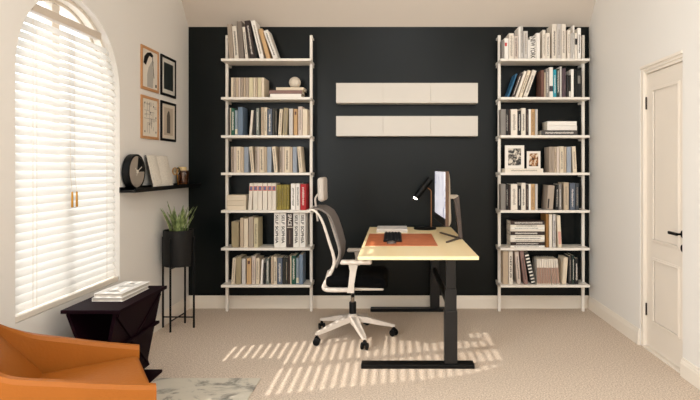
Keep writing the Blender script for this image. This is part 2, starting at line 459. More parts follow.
def stack(side, sh, x0, y0, sc, books, group, first=0):
    """flat books, listed from the bottom up: (x0,x1,ytop,ybot,col,ink,what)"""
    z = SZ[sh]; n = len(books)
    for i, (b0, b1, yt, yb, col, ink, what) in enumerate(books):
        xa = (x0+b0/sc-394)/SB; xb = (x0+b1/sc-394)/SB; t = (yb-yt)/sc/SB
        # local z (height) -> world -x ; local x (thickness) -> world z
        xf = Matrix.Translation((xa, YBK, z)) @ Matrix(((0, 0, 1, 0), (0, 1, 0, 0), (1, 0, 0, 0), (0, 0, 0, 1)))
        pos = 'lying alone' if n == 1 else 'bottom of its stack' if i == 0 else ('top of its stack' if i == n-1 else f'{ORD[i]} up in its stack')
        label = f"flat {col} book{what}, {pos}, {SHN[sh]} of {side} bookcase"
        mkbook(xf, t-.0006, xb-xa, .17, col, ink, i+3, label, group)
        z += t
    return z

# --- left bookcase
row('left', 0, 215, 10, 6.155, [
 (88, 116, 85, -14, 'grey-beige', 'm'), (119, 147, 97, -15, 'off-white', 'd'), (149, 184, 68, -16, 'taupe', None), (187, 213, 102, -20, 'off-white', 'd'),
 (215, 250, 62, -36, 'dark brown', 'w'), (251, 263, 190, -17, 'black', None), (276, 304, 62, -58, 'white', 'm'), (317, 350, 112, -52, 'tan', None), (359, 390, 120, -66, 'white', 'd')])
e = [98, 115, 129, 145, 156, 175, 190, 209, 236, 250, 263, 285, 303]
cs = ['cream', 'grey-beige', 'beige', 'pinkish cream', 'grey-beige', 'beige', 'grey-beige', 'olive cream', 'cream', 'beige', 'olive cream', 'cream']
row('left', 1, 215, 60, 6.155, [(a, b_, 108, 0, c, None) for a, b_, c in zip(e[:-1], e[1:], cs)], depth=.18)
zs = stack('left', 1, 215, 60, 6.155, [(338, 530, 203, 226, 'white', None, ''), (332, 535, 181, 203, 'mauve', None, ''), (375, 545, 163, 181, 'cream', None, '')], 'flat books under the cream ball')
bm = B(); bmesh.ops.create_icosphere(bm, subdivisions=4, radius=.052)
for v in bm.verts: v.co = v.co+V(((215+482/6.155-394)/SB, YBK+.075, zs+.0515))
tag(obj('ball_ornament', bm, M_cream, smooth=True), 'round cream stone ball resting on flat books, second shelf of left bookcase', 'ornament')
row('left', 2, 222, 96, 7.609, [
 (50, 59, 98, 0, 'dark brown', None), (60, 68, 92, 0, 'cream', 'd'), (69, 97, 93, 0, 'green', 'w'), (98, 120, 108, 0, 'pale blue', None, dict(extra=[('spine_band', (.1, .95, .05, .25), (220, 214, 190))], what=' with cream foot patch')),
 (122, 158, 84, 0, 'blue', None), (205, 228, 108, 16, 'off-white', None), (236, 256, 112, 4, 'black', None), (260, 282, 93, 0, 'grey-green', 'w'), (297, 320, 86, 0, 'beige', 'm'), (321, 343, 86, 0, 'cream', 'd'),
 (345, 382, 98, 0, 'slate blue', 'w'), (384, 402, 95, 0, 'olive black', None), (403, 420, 95, 0, 'olive black', 'm'), (425, 450, 98, 12, 'cream', 'm'), (459, 494, 90, 9, 'olive beige', 'm'),
 (510, 540, 96, 0, 'light grey', None), (545, 575, 98, 0, 'tan', None, dict(extra=[('spine_emblem', (.25, .75, .78, .9), (90, 50, 40))], what=' with brown emblem')), (579, 612, 80, 0, 'pinkish cream', 'm'), (613, 650, 98, 0, 'cream', None)])
L = []
for s0 in ((68, 91, 108, 143, 168, 222, 249), (252, 268, 284, 321, 343, 397, 426), (438, 459, 475, 518, 538, 588, 617)):
    a = s0
    L += [(a[0], a[1]-1, 97, 0, 'grey-beige', 'd'), (a[1], a[2]-1, 97, 0, 'pinkish cream', None), (a[2], a[3]-1, 97, 0, 'cream', 'd'), (a[3], a[4]-2, 100, 0, 'beige', None), (a[4], a[4]+34, 98, 0, 'blue-grey', None), (a[5], a[6]-1, 95, -18, 'cream', 'm')]
row('left', 3, 222, 134, 7.609, L)
stack('left', 4, 222, 172, 7.609, [(36, 182, 256, 290, 'cream', None, ''), (36, 182, 215, 254, 'cream', None, ''), (36, 182, 172, 213, 'cream', None, '')], 'flat cream books on the fifth shelf')
sq = dict(extra=[('spine_label', (.08, .92, .72, .89), (206, 92, 76)), ('label_portrait', (.22, .78, .745, .875), (96, 108, 140))], what=' with blue portrait label')
row('left', 4, 222, 172, 7.609, [(197, 231, 85, 11, 'off-white', None, sq), (234, 270, 85, 3, 'off-white', None, sq), (273, 307, 85, 0, 'off-white', None, sq), (310, 344, 85, 0, 'off-white', None, sq), (347, 380, 85, 0, 'off-white', None, sq), (381, 412, 85, 0, 'off-white', None, sq)]
 + [(414+i*19.4, 432.5+i*19.4, 98, 0, 'olive yellow', 'd') for i in range(5)]
 + [(524, 560, 88, 0, 'white', 'd'), (562, 594, 88, 0, 'white', 'd'), (596, 640, 92, 0, 'red', 'w')])
sp = dict(text=[('SELF SOPHIA', (.12, .95, .5), 'k')], what=' reading SELF SOPHIA')
row('left', 5, 222, 210, 7.609, [(72, 128, 88, 0, 'olive beige', None), (137, 165, 62, 0, 'beige', None), (166, 200, 66, 0, 'cream', None), (204, 240, 54, 0, 'grey-beige', None), (242, 275, 60, 0, 'olive cream', 'd'),
 (396, 441, 24, 0, 'white', 'd', sp), (442, 489, 24, 0, 'white', 'd', sp), (492, 540, 24, 0, 'dark brown', 'w', dict(text=[('SPACE', (.63, .97, .6), 'w')], extra=[('spine_band', (0, 1, .575, .6), (215, 205, 190)), ('spine_line', (.42, .58, .1, .5), (120, 100, 84))], what=' reading SPACE')), (542, 588, 24, 0, 'white', 'd', sp), (589, 636, 24, 0, 'white', 'd', sp)], depth=.17)
row('left', 6, 222, 248, 7.609, [(68, 95, 78, 12, 'cream', 'm'), (101, 141, 68, 7, 'olive beige', None), (150, 180, 82, 0, 'light grey', None), (188, 222, 78, 0, 'tan', None, dict(extra=[('spine_emblem', (.25, .75, .78, .9), (90, 50, 40))], what=' with brown emblem')),
 (226, 256, 62, 0, 'pinkish cream', 'm'), (259, 285, 78, 0, 'cream', 'm'), (290, 306, 88, 10, 'white', None), (318, 333, 110, 0, 'black', None), (336, 358, 80, 0, 'grey-green', 'w'), (372, 392, 66, 0, 'beige', None), (393, 418, 68, 0, 'cream', 'd'),
 (420, 460, 75, 0, 'slate blue', 'w'), (462, 480, 75, 0, 'olive black', None), (481, 501, 75, 0, 'olive black', 'm'), (503, 518, 60, 0, 'dark brown', None), (519, 529, 62, 0, 'cream', None), (530, 562, 58, 0, 'green', 'w'), (564, 585, 75, 0, 'pale blue', None, dict(extra=[('spine_band', (.1, .95, .05, .25), (220, 214, 190))], what=' with cream foot patch')), (587, 616, 50, 0, 'blue', None)])
# --- right bookcase
row('right', 0, 498, 20, 7.609, [(30, 47, 150, 0, 'grey', None), (49, 82, 138, 0, 'white', None, dict(extra=[('spine_dot', (.1, .6, .62, .78), (190, 40, 36))], what=' with a red mark')), (84, 122, 100, 0, 'off-white', 'm'), (124, 154, 120, 0, 'pinkish cream', 'd'), (157, 174, 50, 0, 'white', None), (175, 192, 42, 0, 'light grey', 'd'),
 (194, 228, 84, 0, 'light grey', 'm'), (229, 243, 150, 0, 'white', None), (244, 290, 125, 0, 'white', 'd', dict(text=[('NEW YORK', (.03, .97, .82), 'k')], what=' reading NEW YORK')), (292, 322, 98, 0, 'white', None), (339, 364, 75, 0, 'off-white', 'm'), (366, 397, 98, 0, 'off-white', 'd'),
 (412, 448, 30, 0, 'off-white', 'd'), (449, 482, 28, 0, 'light grey', 'm'), (484, 518, 30, 0, 'off-white', 'm'), (528, 553, 75, 0, 'off-white', 'm'), (554, 571, 98, 0, 'light grey', None), (572, 584, 40, 0, 'white', 'd'), (585, 605, 98, 0, 'off-white', None, dict(extra=[('spine_patch', (.05, .95, .55, .78), (20, 18, 18))], what=' with a black patch')), (608, 633, 60, 0, 'white', 'd')])
row('right', 1, 498, 58, 7.609, [(70, 83, 118, 66, 'bright blue', None), (100, 124, 112, 66, 'patterned dark', 'w'), (130, 152, 96, 70, 'off-white', None), (155, 181, 90, 73, 'cream', 'd'), (188, 222, 88, 76, 'off-white', 'm'),
 (328, 352, 92, 0, 'rust and grey', None), (353, 365, 110, 0, 'beige', None), (366, 389, 80, 0, 'grey', 'w'), (391, 420, 70, 0, 'white', None, dict(extra=[('spine_band', (0, 1, .2, .38), (50, 50, 60))], what=' with a dark band')), (421, 446, 88, 0, 'teal', 'w'), (448, 470, 82, 0, 'dark green', 'w'), (471, 486, 64, 0, 'light grey', None),
 (488, 518, 78, 0, 'plum', None), (524, 538, 128, 0, 'charcoal', None), (540, 555, 130, 0, 'black', None, dict(extra=[('spine_band', (0, 1, .03, .28), (225, 220, 210))], what=' with a white foot')), (557, 578, 85, 0, 'white', None), (585, 600, 90, 0, 'black', None), (601, 634, 88, 0, 'black', None, dict(extra=[('spine_patch', (.2, .8, .5, .78), (130, 124, 118))], what=' with a grey patch'))])
def midrow(sh, x0, y0, o=0):
    return [(22, 60, 100+o, 0, 'grey', None), (62, 79, 100+o, 0, 'black', 'w'), (80, 97, 104+o, 0, 'dark brown', None), (98, 150, 100+o, 0, 'off-white', 'm'), (153, 176, 112+o, 0, 'black', 'w'), (178, 212, 92+o, 0, 'off-white', 'd'), (214, 234, 105+o, 0, 'dark brown', 'm'), (235, 252, 100+o, 0, 'white', None), (253, 281, 100+o, 0, 'tan', 'd'), (284, 304, 100+o, 0, 'light grey', None)]
row('right', 2, 498, 96, 7.609, midrow(2, 0, 0))
stack('right', 2, 498, 96, 7.609, [(330, 606, 252, 291, 'dark grey', 'w', ' with pale lettering'), (375, 602, 215, 251, 'white', None, ''), (375, 600, 180, 213, 'white', None, '')], 'flat books on the third shelf of the right bookcase')
zs4 = stack('right', 3, 498, 134, 7.609, [(52, 345, 257, 288, 'off-white', 'm', ' under two photo frames')], 'flat book under the photo frames')
def photo_frame(b0, b1, yt, label, mpic):
    x0 = (498+b0/7.609-394)/SB; x1 = (498+b1/7.609-394)/SB; zt = HT+(167-(134+yt/7.609))/SB; z0 = zs4+.0002
    y = YBK+.035; w = .16*(x1-x0)
    t = thing('photo_frame', ((x0+x1)/2, y, z0), label, 'picture frame')
    bm = B()
    for lo, hi in (((x0, z0), (x1, z0+w)), ((x0, zt-w), (x1, zt)), ((x0, z0+w), (x0+w, zt-w)), ((x1-w, z0+w), (x1, zt-w))):
        box(bm, (lo[0], y, lo[1]), (hi[0], y+.014, hi[1]), .0015)
    obj('frame', bm, M_white, t)
    bm = B(); box(bm, (x0+w*.8, y+.006, z0+w*.8), (x1-w*.8, y+.010, zt-w*.8)); obj('photograph', bm, mpic, t)
    bm = B(); box(bm, (x0+w, y+.0105, z0+w), (x1-w, y+.013, zt-w)); box(bm, ((x0+x1)/2-.02, y+.012, z0), ((x0+x1)/2+.02, y+.05, z0+.003)); obj('back_stand', bm, M_black, t)
m1 = ramp_mat('monochrome_photo', 26, [(.40, (24, 22, 20)), (.50, (110, 102, 92)), (.58, (215, 205, 190))], .4, detail=3, dist=.8)[0]
m2 = ramp_mat('amber_photo', 18, [(.38, (30, 18, 12)), (.48, (150, 92, 32)), (.58, (225, 212, 190))], .4, detail=2, dist=.4)[0]
photo_frame(60, 207, 85, 'larger white frame with black and white photo on right bookcase fourth shelf', m1)
photo_frame(228, 332, 130, 'smaller white frame with amber and black photo on right bookcase fourth shelf', m2)
row('right', 3, 498, 134, 7.609, [(390, 412, 97, 0, 'grey-beige', 'm'), (413, 430, 97, 0, 'grey-beige', None), (431, 447, 97, 0, 'beige', 'd'), (448, 468, 97, 0, 'pinkish cream', None), (470, 503, 94, 0, 'cream', 'd'), (505, 522, 97, 0, 'beige', None), (524, 558, 97, 0, 'blue-grey', None), (573, 603, 93, -11, 'cream', 'm')])
row('right', 4, 498, 172, 7.609, midrow(4, 0, 0, -8)+[(368, 418, 100, 14, 'grey-beige', None, dict(extra=[('spine_patch', (.1, .35, .05, .45), (40, 34, 30))], what=' with a dark patch')), (436, 459, 98, 4, 'black', 'w'), (464, 486, 90, 0, 'grey', 'w'), (502, 540, 80, 0, 'beige', 'm'), (547, 588, 85, 0, 'slate blue', 'w'), (590, 617, 85, 0, 'dark slate', 'm')])
stack('right', 5, 498, 210, 7.609, [(95, 355, 273, 288, 'white', 'm', ''), (95, 355, 245, 272, 'dark brown', 'w', ''), (95, 355, 227, 244, 'off-white', 'd', ''), (95, 355, 208, 226, 'white', 'd', ''), (95, 355, 190, 207, 'off-white', 'm', ''), (95, 355, 161, 189, 'dark brown', 'w', ''),
 (95, 355, 144, 160, 'off-white', None, ''), (95, 355, 126, 143, 'white', 'd', ''), (95, 355, 107, 125, 'off-white', 'd', ''), (95, 355, 76, 106, 'dark brown', 'w', '')], 'flat books in the tall stack on the sixth shelf')
row('right', 5, 498, 210, 7.609, [(365, 388, 28, 0, 'mustard brown', None), (390, 413, 32, 0, 'off-white', None), (418, 441, 32, 0, 'light grey', 'd'), (460, 488, 42, -13, 'cream', None, dict(extra=[('spine_band', (.1, .9, .1, .5), (214, 160, 144))], what=' with pink lower half'))])
stripes = [('spine_stripe', (0.02, .98, .04+.105*i, .085+.105*i), (236, 230, 220)) for i in range(9)]
row('right', 6, 498, 248, 7.609, [(38, 79, 24, 0, 'beige', None), (82, 114, 24, 0, 'off-white', 'd', dict(text=[('GENIUS', (.2, .85, .45), 'k')], what=' reading GENIUS')), (148, 178, 26, -20, 'pinkish cream', 'd'), (200, 235, 18, -36, 'mauve', 'd'), (256, 289, 30, -58, 'black', None, dict(extra=stripes, what=' with white stripes'))]
 + [(296+i*18, 313+i*18, 84, 0, 'off-white', None, dict(extra=[('spine_band', (.02, .98, .03, .66), (168, 136, 120))], what=' with brown half')) for i in range(6)]
 + [(412+i*20, 430.5+i*20, 84, -9-3*i, 'off-white', None, dict(extra=[('spine_band', (.02, .98, .03, .66), (168, 136, 120))], what=' with brown half')) for i in range(3)]
 + [(486, 519, 72, 14, 'cream', None), (540, 562, 62, 0, 'charcoal', 'm'), (566, 583, 58, 0, 'dark green', 'w'), (585, 613, 78, 0, 'black', 'w')])

# ---------------------------------------------------------------- wall cabinets
def cabinet(z0, z1, joints, label):
    x0, x1, y0 = -.519, .752, 4.745
    t = thing('wall_cabinet', ((x0+x1)/2, YB, z0), label, 'cabinet', 'long white wall cabinets')
    bm = B(); box(bm, (x0, y0+.016, z0), (x1, YB, z1), .001); obj('body', bm, M_cab, t)
    xs = [x0]+joints+[x1]
    for a, b_ in zip(xs[:-1], xs[1:]):
        bm = B(); box(bm, (a+.0008, y0, z0+.0005), (b_-.0008, y0+.015, z1-.0005), .001); obj('door', bm, M_cab, t)
J = [(383-394)/111.7, (430.6-394)/111.7]
cabinet(1.874, 2.053, J, 'upper of two long white cabinets floating on the dark wall')
cabinet(1.5775, 1.757, J, 'lower of two long white cabinets floating on the dark wall')

# ---------------------------------------------------------------- desk
dk = thing('standing_desk', (.15, 4.06, 0), 'pale wood standing desk with black telescopic legs in the room centre', 'desk')
bm = B(); box(bm, (-.2237, 3.2575, .728), (.5224, 4.86, .75), .003); obj('tabletop', bm, M_deskwood, dk)
bm = B()
for x in (.20, .53-.01):
    pass
box(bm, (.345, 3.44, .69), (.395, 4.80, .727)); obj('side_rail', bm, M_desk_metal, dk)
bm = B(); box(bm, (.352, 3.47, .355), (.382, 4.78, .395), .003); obj('cross_bar', bm, M_blackp, dk)
for yc in (3.45, 4.79):
    bm = B(); box(bm, (-.212, yc-.04, 0), (.52, yc+.04, .028), .004); ft = obj('foot', bm, M_blackp, dk)
    bm = B(); box(bm, (-.10, yc-.02, .705), (.47, yc+.02, .7275), .003); obj('support_bracket', bm, M_desk_metal, dk)
    bm = B(); box(bm, (.3255, yc-.03, .028), (.410, yc+.03, .37), .004); lg = obj('leg', bm, M_desk_metal, dk)
    bm = B(); box(bm, (.331, yc-.026, .369), (.405, yc+.026, .512), .003); obj('middle_section', bm, M_desk_metal, lg)
    bm = B(); box(bm, (.337, yc-.022, .511), (.399, yc+.022, .706), .003); obj('upper_section', bm, M_desk_metal, lg)
DT = .7501
bm = B(); box(bm, (-.202, 3.69, DT), (.306, 4.35, DT+.003), .001); tag(obj('desk_mat', bm, M_mat), 'orange leather mat lying on the desk under the keyboard', 'desk mat')
M3 = DT+.0031
bm = B(); box(bm, (-.146, 4.44, DT), (.113, 4.69, DT+.030), .003)
nb = obj('notebook', bm, mat('notebook_cover', (226, 220, 214), .5)); tag(nb, 'closed white hardback notebook lying behind the black keyboard on the desk', 'notebook')
bm = B(); box(bm, (-.143, 4.4395, DT+.004), (.110, 4.443, DT+.026)); obj('page_block', bm, mat('paper_grey', (200, 192, 182), .9), nb)
# keyboard
kb = thing('keyboard', (-.01, 4.16, M3), 'black computer keyboard on the orange desk mat', 'keyboard')
bm = B(); box(bm, (-.078, 3.865, M3), (.058, 4.345, M3+.012), .004); obj('body', bm, M_blackp, kb)
bm = B()
for r in range(5):
    n = 14 if r else 5
    for k in range(n):
        if r == 0: ks = [(0, .04), (.045, .08), (.085, .28), (.285, .36), (.365, .47)][k]; a, b_ = 3.872+ks[0], 3.872+ks[1]
        else: a = 3.874+k*.0332; b_ = a+.026
        xx = -.072+r*.0255
        box(bm, (xx, a, M3+.0118), (xx+.018, b_, M3+.018), .0015, 1)
obj('keys', bm, mat('key_plastic', (34, 33, 33), .6, spec=.15), kb)['kind'] = 'stuff'
# mouse
bm = B(); bmesh.ops.create_uvsphere(bm, u_segments=24, v_segments=14, radius=1)
for v in bm.verts: v.co = V((-.018+v.co.x*.036, 3.800+v.co.y*.028, M3+max(0, v.co.z)*.020))
ms = obj('mouse', bm, mat('mouse_grey', (84, 72, 66), .4), smooth='auto'); tag(ms, 'small dark grey computer mouse in front of the keyboard', 'mouse')
bm = B(); tube(bm, [(-.032, 3.800, M3+.0178), (-.024, 3.800, M3+.0195), (-.016, 3.800, M3+.0198)], .0022, 8); obj('scroll_wheel', bm, M_blackp, ms)

# desk lamp
lp = thing('desk_lamp', (.275, 4.70, DT), 'black tube desk lamp with copper stem, lit, at the far end of desk', 'lamp')
bm = B(); lathe(bm, [(.098, 0), (.100, .003), (.100, .012), (.096, .015)], .275, 4.70, DT, 40); obj('base', bm, M_blackp, lp, smooth='auto')
bm = B(); tube(bm, [(.33, 4.70, DT+.014), (.33, 4.70, 1.088), (.322, 4.70, 1.098), (.290, 4.70, 1.122)], .0046, 10); obj('stem', bm, M_copper, lp, smooth='auto')
a = V((.192, 4.70, 1.028)); b_ = V((.325, 4.70, 1.196)); dd = (b_-a).normalized()
bm = B(); tube(bm, [a, a+dd*.004, b_-dd*.004, b_], [.025, .0285, .0285, .025], 28); hd = obj('lamp_head', bm, M_blackp, lp, smooth='auto')
bm = B(); tube(bm, [a-dd*.001, a-dd*.008, a-dd*.014], [.022, .019, .008], 20); obj('bulb', bm, mat('bulb_glow', (255, 250, 240), .5, emit=(255, 246, 230), es=9), hd, smooth='auto')

# monitor
mo = thing('monitor', (.45, 4.12, DT), 'slim desktop monitor with pale marbled screen seen nearly edge on', 'monitor')
A = V((.343, 4.43, 0)); Bp = V((.37, 3.84, 0)); u = (Bp-A).normalized(); nrm = V((-u.y, u.x, 0)).normalized()
if nrm.x > 0: nrm = -nrm           # nrm faces the chair
Lm = (Bp-A).length
def mp(s, d, z): return A+u*s-nrm*d+V((0, 0, z))
def mbox(bm, s0, s1, d0, d1, z0, z1, bev=0):
    m = Matrix((( u.x, -nrm.x, 0, A.x), (u.y, -nrm.y, 0, A.y), (0, 0, 1, 0), (0, 0, 0, 1)))
    return box(bm, (s0, d0, z0), (s1, d1, z1), bev, xf=m)
bm = B(); mbox(bm, 0, Lm, .002, .028, .865, 1.268, .003); hs = obj('housing', bm, M_bronze, mo)
bm = B()
prof = [(0, .025, .868, 1.265), (.03, .040, .875, 1.25), (.14, .062, .885, 1.18)]
f0 = [mp(.002, .028, .867), mp(Lm-.002, .028, .867), mp(Lm-.002, .028, 1.266), mp(.002, .028, 1.266)]
f1 = [mp(.05, .050, .885), mp(Lm-.05, .050, .885), mp(Lm-.05, .044, 1.21), mp(.05, .044, 1.21)]
f2 = [mp(.12, .064, .90), mp(Lm-.12, .064, .90), mp(Lm-.12, .056, 1.12), mp(.12, .056, 1.12)]
vv = [[bm.verts.new(p) for p in f] for f in (f0, f1, f2)]
for i in range(2):
    for k in range(4): bm.faces.new((vv[i][k], vv[i][(k+1) % 4], vv[i+1][(k+1) % 4], vv[i+1][k]))
bm.faces.new(vv[2]); bm.faces.new(vv[0][::-1]); obj('back_shell', bm, mat('shell_beige', (205, 190, 172), .5), hs)
bm = B(); mbox(bm, .002, Lm-.002, -.002, .0025, .867, .923, .0005); obj('chin', bm, M_blackp, mo)
ms_, nt, bs, rp = ramp_mat('marble_screen', 9, [(.35, (150, 152, 165)), (.5, (205, 205, 214)), (.7, (232, 232, 236))], .3, detail=8, dist=1.2)
nt.links.new(rp.outputs['Color'], bs.inputs['Emission Color']); bs.inputs['Emission Strength'].default_value = .75
bm = B(); mbox(bm, .004, Lm-.004, -.002, .0025, .925, 1.264); obj('screen', bm, ms_, mo)
M_arm = mat('stand_metal', (74, 60, 52), .4, .3)
bm = B(); box(bm, (.43, 4.07, 1.055), (.492, 4.13, 1.085), .004); st = obj('stand_mount', bm, mat('mount_beige', (190, 176, 160), .4), mo)
bm = B(); quadprism(bm, [(.462, 4.07, 1.056), (.500, 4.07, 1.080), (.522, 4.035, DT+.012), (.497, 4.035, DT+.012)], (0, .06, 0)); obj('stand_arm', bm, M_arm, mo)
bm = B()
for ex, ey in ((.385, 4.40), (.382, 3.84)):
    a = V((.502, 4.062, 0)); d = (V((ex, ey, 0))-a); n_ = V((-d.y, d.x, 0)).normalized()*.011
    quadprism(bm, [a-n_+V((0, 0, DT)), a+n_+V((0, 0, DT)), a+d+n_*.7+V((0, 0, DT)), a+d-n_*.7+V((0, 0, DT))], (0, 0, .010))
box(bm, (.488, 4.03, DT), (.516, 4.096, DT+.014), .003)
obj('stand_foot', bm, M_arm, mo)

# ---------------------------------------------------------------- office chair
cx, cy = -.317, 4.068
ch = thing('office_chair', (cx, cy, 0), 'white and black ergonomic office chair with grey mesh back at the desk', 'office chair')
WRd = .0255
for k in range(5):
    a = math.radians(2-72*k)
    d = V((math.cos(a), math.sin(a), 0)); s = V((-d.y, d.x, 0))
    bm = B()
    sec = [(.0, .036, .125, .165), (.10, .030, .112, .152), (.22, .022, .088, .118), (.305, .017, .074, .094), (.325, .012, .074, .088)]
    rings = []
    for r, w, z0, z1 in sec:
        p = V((cx, cy, 0))+d*r
        rings.append([bm.verts.new(q) for q in (p-s*w+V((0, 0, z0)), p+s*w+V((0, 0, z0)), p+s*w*.75+V((0, 0, z1)), p-s*w*.75+V((0, 0, z1)))])
    for i in range(len(rings)-1):
        for j in range(4): bm.faces.new((rings[i][j], rings[i][(j+1) % 4], rings[i+1][(j+1) % 4], rings[i+1][j]))
    bm.faces.new(rings[0]); bm.faces.new(rings[-1][::-1])
    obj('base_arm', bm, M_chairw, ch)
    c = V((cx, cy, 0))+d*.315
    bm = B(); tube(bm, [c+V((0, 0, .072)), c+V((0, 0, .050))], .009, 12)
    th = a+.9; w = V((math.cos(th), math.sin(th), 0))
    # hood
    tube(bm, [c-w*.010+V((0, 0, .045)), c+w*.010+V((0, 0, .045))], .018, 14)
    cs_ = obj('caster', bm, M_blackp, ch)
    for sg in (-1, 1):
        bm = B(); q = c+V((0, 0, WRd)); tube(bm, [q+w*sg*.010, q+w*sg*.014, q+w*sg*.024, q+w*sg*.027], [WRd-.003, WRd, WRd, WRd-.006], 22)
        obj('wheel', bm, M_blackp, cs_, smooth='auto')
bm = B(); lathe(bm, [(.040, .112), (.042, .125), (.040, .165), (.030, .178)], cx, cy, 0, 28); obj('base_hub', bm, M_chairw, ch, smooth='auto')
bm = B(); lathe(bm, [(.027, .175), (.027, .262), (.025, .266)], cx, cy, 0, 24); obj('gas_sleeve', bm, M_blackp, ch, smooth='auto')
bm = B(); lathe(bm, [(.014, .26), (.014, .372)], cx, cy, 0, 20); obj('gas_piston', bm, mat('chrome', (170, 160, 150), .25, .9), ch, smooth='auto')
bm = B(); box(bm, (cx-.145, cy-.09, .355), (cx+.075, cy+.09, .402), .012); box(bm, (cx-.22, cy-.06, .366), (cx-.12, cy+.06, .400), .01)
obj('tilt_mechanism', bm, M_blackp, ch)
bm = B(); tube(bm, [(cx+.02, cy-.09, .375), (cx+.02, cy-.2, .372)], .007, 8); tube(bm, [(cx+.02, cy-.19, .372), (cx+.02, cy-.245, .370)], .012, 10); obj('lever', bm, M_blackp, ch)
bm = B(); box(bm, (-.515, 3.842, .402), (-.075, 4.294, .424), .010, 3); obj('seat_pan', bm, M_chairw, ch, smooth='auto')
bm = B(); vs = box(bm, (-.500, 3.828, .424), (-.044, 4.308, .512), .038, 5)
for v in vs:
    if v.co.x > -.2: v.co.z -= (v.co.x+.2)**2*.9
obj('seat', bm, M_seatf, ch, smooth=True)
# back frame
railp = [(-.612, .985), (-.585, .982), (-.555, .955), (-.525, .905), (-.498, .83), (-.470, .74), (-.447, .67), (-.436, .61), (-.447, .56), (-.475, .505), (-.502, .455), (-.512, .425), (-.495, .408), (-.44, .404), (-.34, .406)]
def sm(pts, n=4):
    out = []
    for i in range(len(pts)-1):
        p0 = V(pts[max(i-1, 0)]); p1 = V(pts[i]); p2 = V(pts[i+1]); p3 = V(pts[min(i+2, len(pts)-1)])
        for k in range(n):
            t = k/n; out.append(.5*((2*p1)+(-p0+p2)*t+(2*p0-5*p1+4*p2-p3)*t*t+(-p0+3*p1-3*p2+p3)*t**3))
    out.append(V(pts[-1])); return out
bm = B()
for sg in (-1, 1):
    pts = sm([V((x, cy+sg*(.195 if z > .62 else .195+(.62-z)*.12), z)) for x, z in railp])
    n = len(pts)
    tube(bm, pts, [.0065+.0055*min(1, i/n*1.4) for i in range(n)], 12, flat=(.8, 1.15))
tube(bm, [(-.612, cy-.195, .985), (-.620, cy-.1, .988), (-.622, cy, .989), (-.620, cy+.1, .988), (-.612, cy+.195, .985)], .010, 10)
tube(bm, [(-.475, cy-.2, .505), (-.49, cy, .50), (-.475, cy+.2, .505)], .013, 10)
tube(bm, [(-.49, cy, .50), (-.51, cy, .44), (-.47, cy, .385)], .022, 10)
obj('back_frame', bm, M_chairw, ch, smooth='auto')
mp_ = [(.0, -.600, .992), (.08, -.54, .990), (.18, -.485, .955), (.3, -.452, .90), (.5, -.418, .80), (.72, -.393, .70), (.88, -.398, .62), (1, -.425, .56)]
def mfn(uu, vv_):
    for i in range(len(mp_)-1):
        if mp_[i][0] <= vv_ <= mp_[i+1][0]:
            t = (vv_-mp_[i][0])/(mp_[i+1][0]-mp_[i][0]); x = mp_[i][1]+(mp_[i+1][1]-mp_[i][1])*t; z = mp_[i][2]+(mp_[i+1][2]-mp_[i][2])*t; break
    y = (uu-.5)*2
    return V((x-.010*(1-y*y), cy+y*.188, z))
bm = B(); grid(bm, mfn, 16, 28); obj('mesh_backrest', bm, M_mesh, ch, smooth=True, solid=.012)
bm = B(); vs = box(bm, (-.575, cy-.125, 1.040), (-.527, cy+.125, 1.222), .0235, 6)
for v in vs: v.co.x += .35*(v.co.z-1.13)**2*2-.25*((v.co.z-1.13))*.12
hr = obj('headrest', bm, mat('headrest_grey', (196, 186, 176), .7), ch, smooth=True)
bm = B(); tube(bm, sm([V((-.575, cy, 1.10)), V((-.603, cy, 1.06)), V((-.600, cy, 1.0)), V((-.585, cy, .885))]), .0075, 10); obj('headrest_stem', bm, M_chairw, hr)
for yy in (3.79, 4.346):
    bm = B(); box(bm, (-.383, yy-.038, .606), (-.158, yy+.038, .632), .012, 4); ap = obj('armrest', bm, M_chairw, ch, smooth='auto')
    bm = B(); rings = []
    for x0, x1, z, w in ((-.325, -.255, .610, .020), (-.315, -.268, .56, .016), (-.325, -.285, .46, .015), (-.335, -.285, .418, .014), (-.335, -.285, .402, .014)):
        rings.append([bm.verts.new(p) for p in ((x0, yy-w, z), (x1, yy-w, z), (x1, yy+w, z), (x0, yy+w, z))])
    for i in range(4):
        for j in range(4): bm.faces.new((rings[i][j], rings[i][(j+1) % 4], rings[i+1][(j+1) % 4], rings[i+1][j]))
    bm.faces.new(rings[0]); bm.faces.new(rings[-1][::-1])
    sg = 1 if yy < cy else -1
    box(bm, (-.333, min(yy, yy+sg*.10), .400), (-.287, max(yy, yy+sg*.10), .412))
    obj('arm_post', bm, M_chairw, ap)

# ---------------------------------------------------------------- picture ledge and things on it
LY0 = 3.654; LZ = 1.140
lg = None
bm = B()
box(bm, (XL, LY0, 1.122), (-1.78, YB-.001, LZ), .001)
box(bm, (-1.788, LY0, LZ-.001), (-1.78, YB-.001, 1.153), .001)
box(bm, (XL, LY0, LZ-.001), (XL+.006, YB-.001, 1.160), .001)
tag(obj('picture_ledge', bm, M_black), 'long black picture ledge on the left wall beside the window', 'shelf')
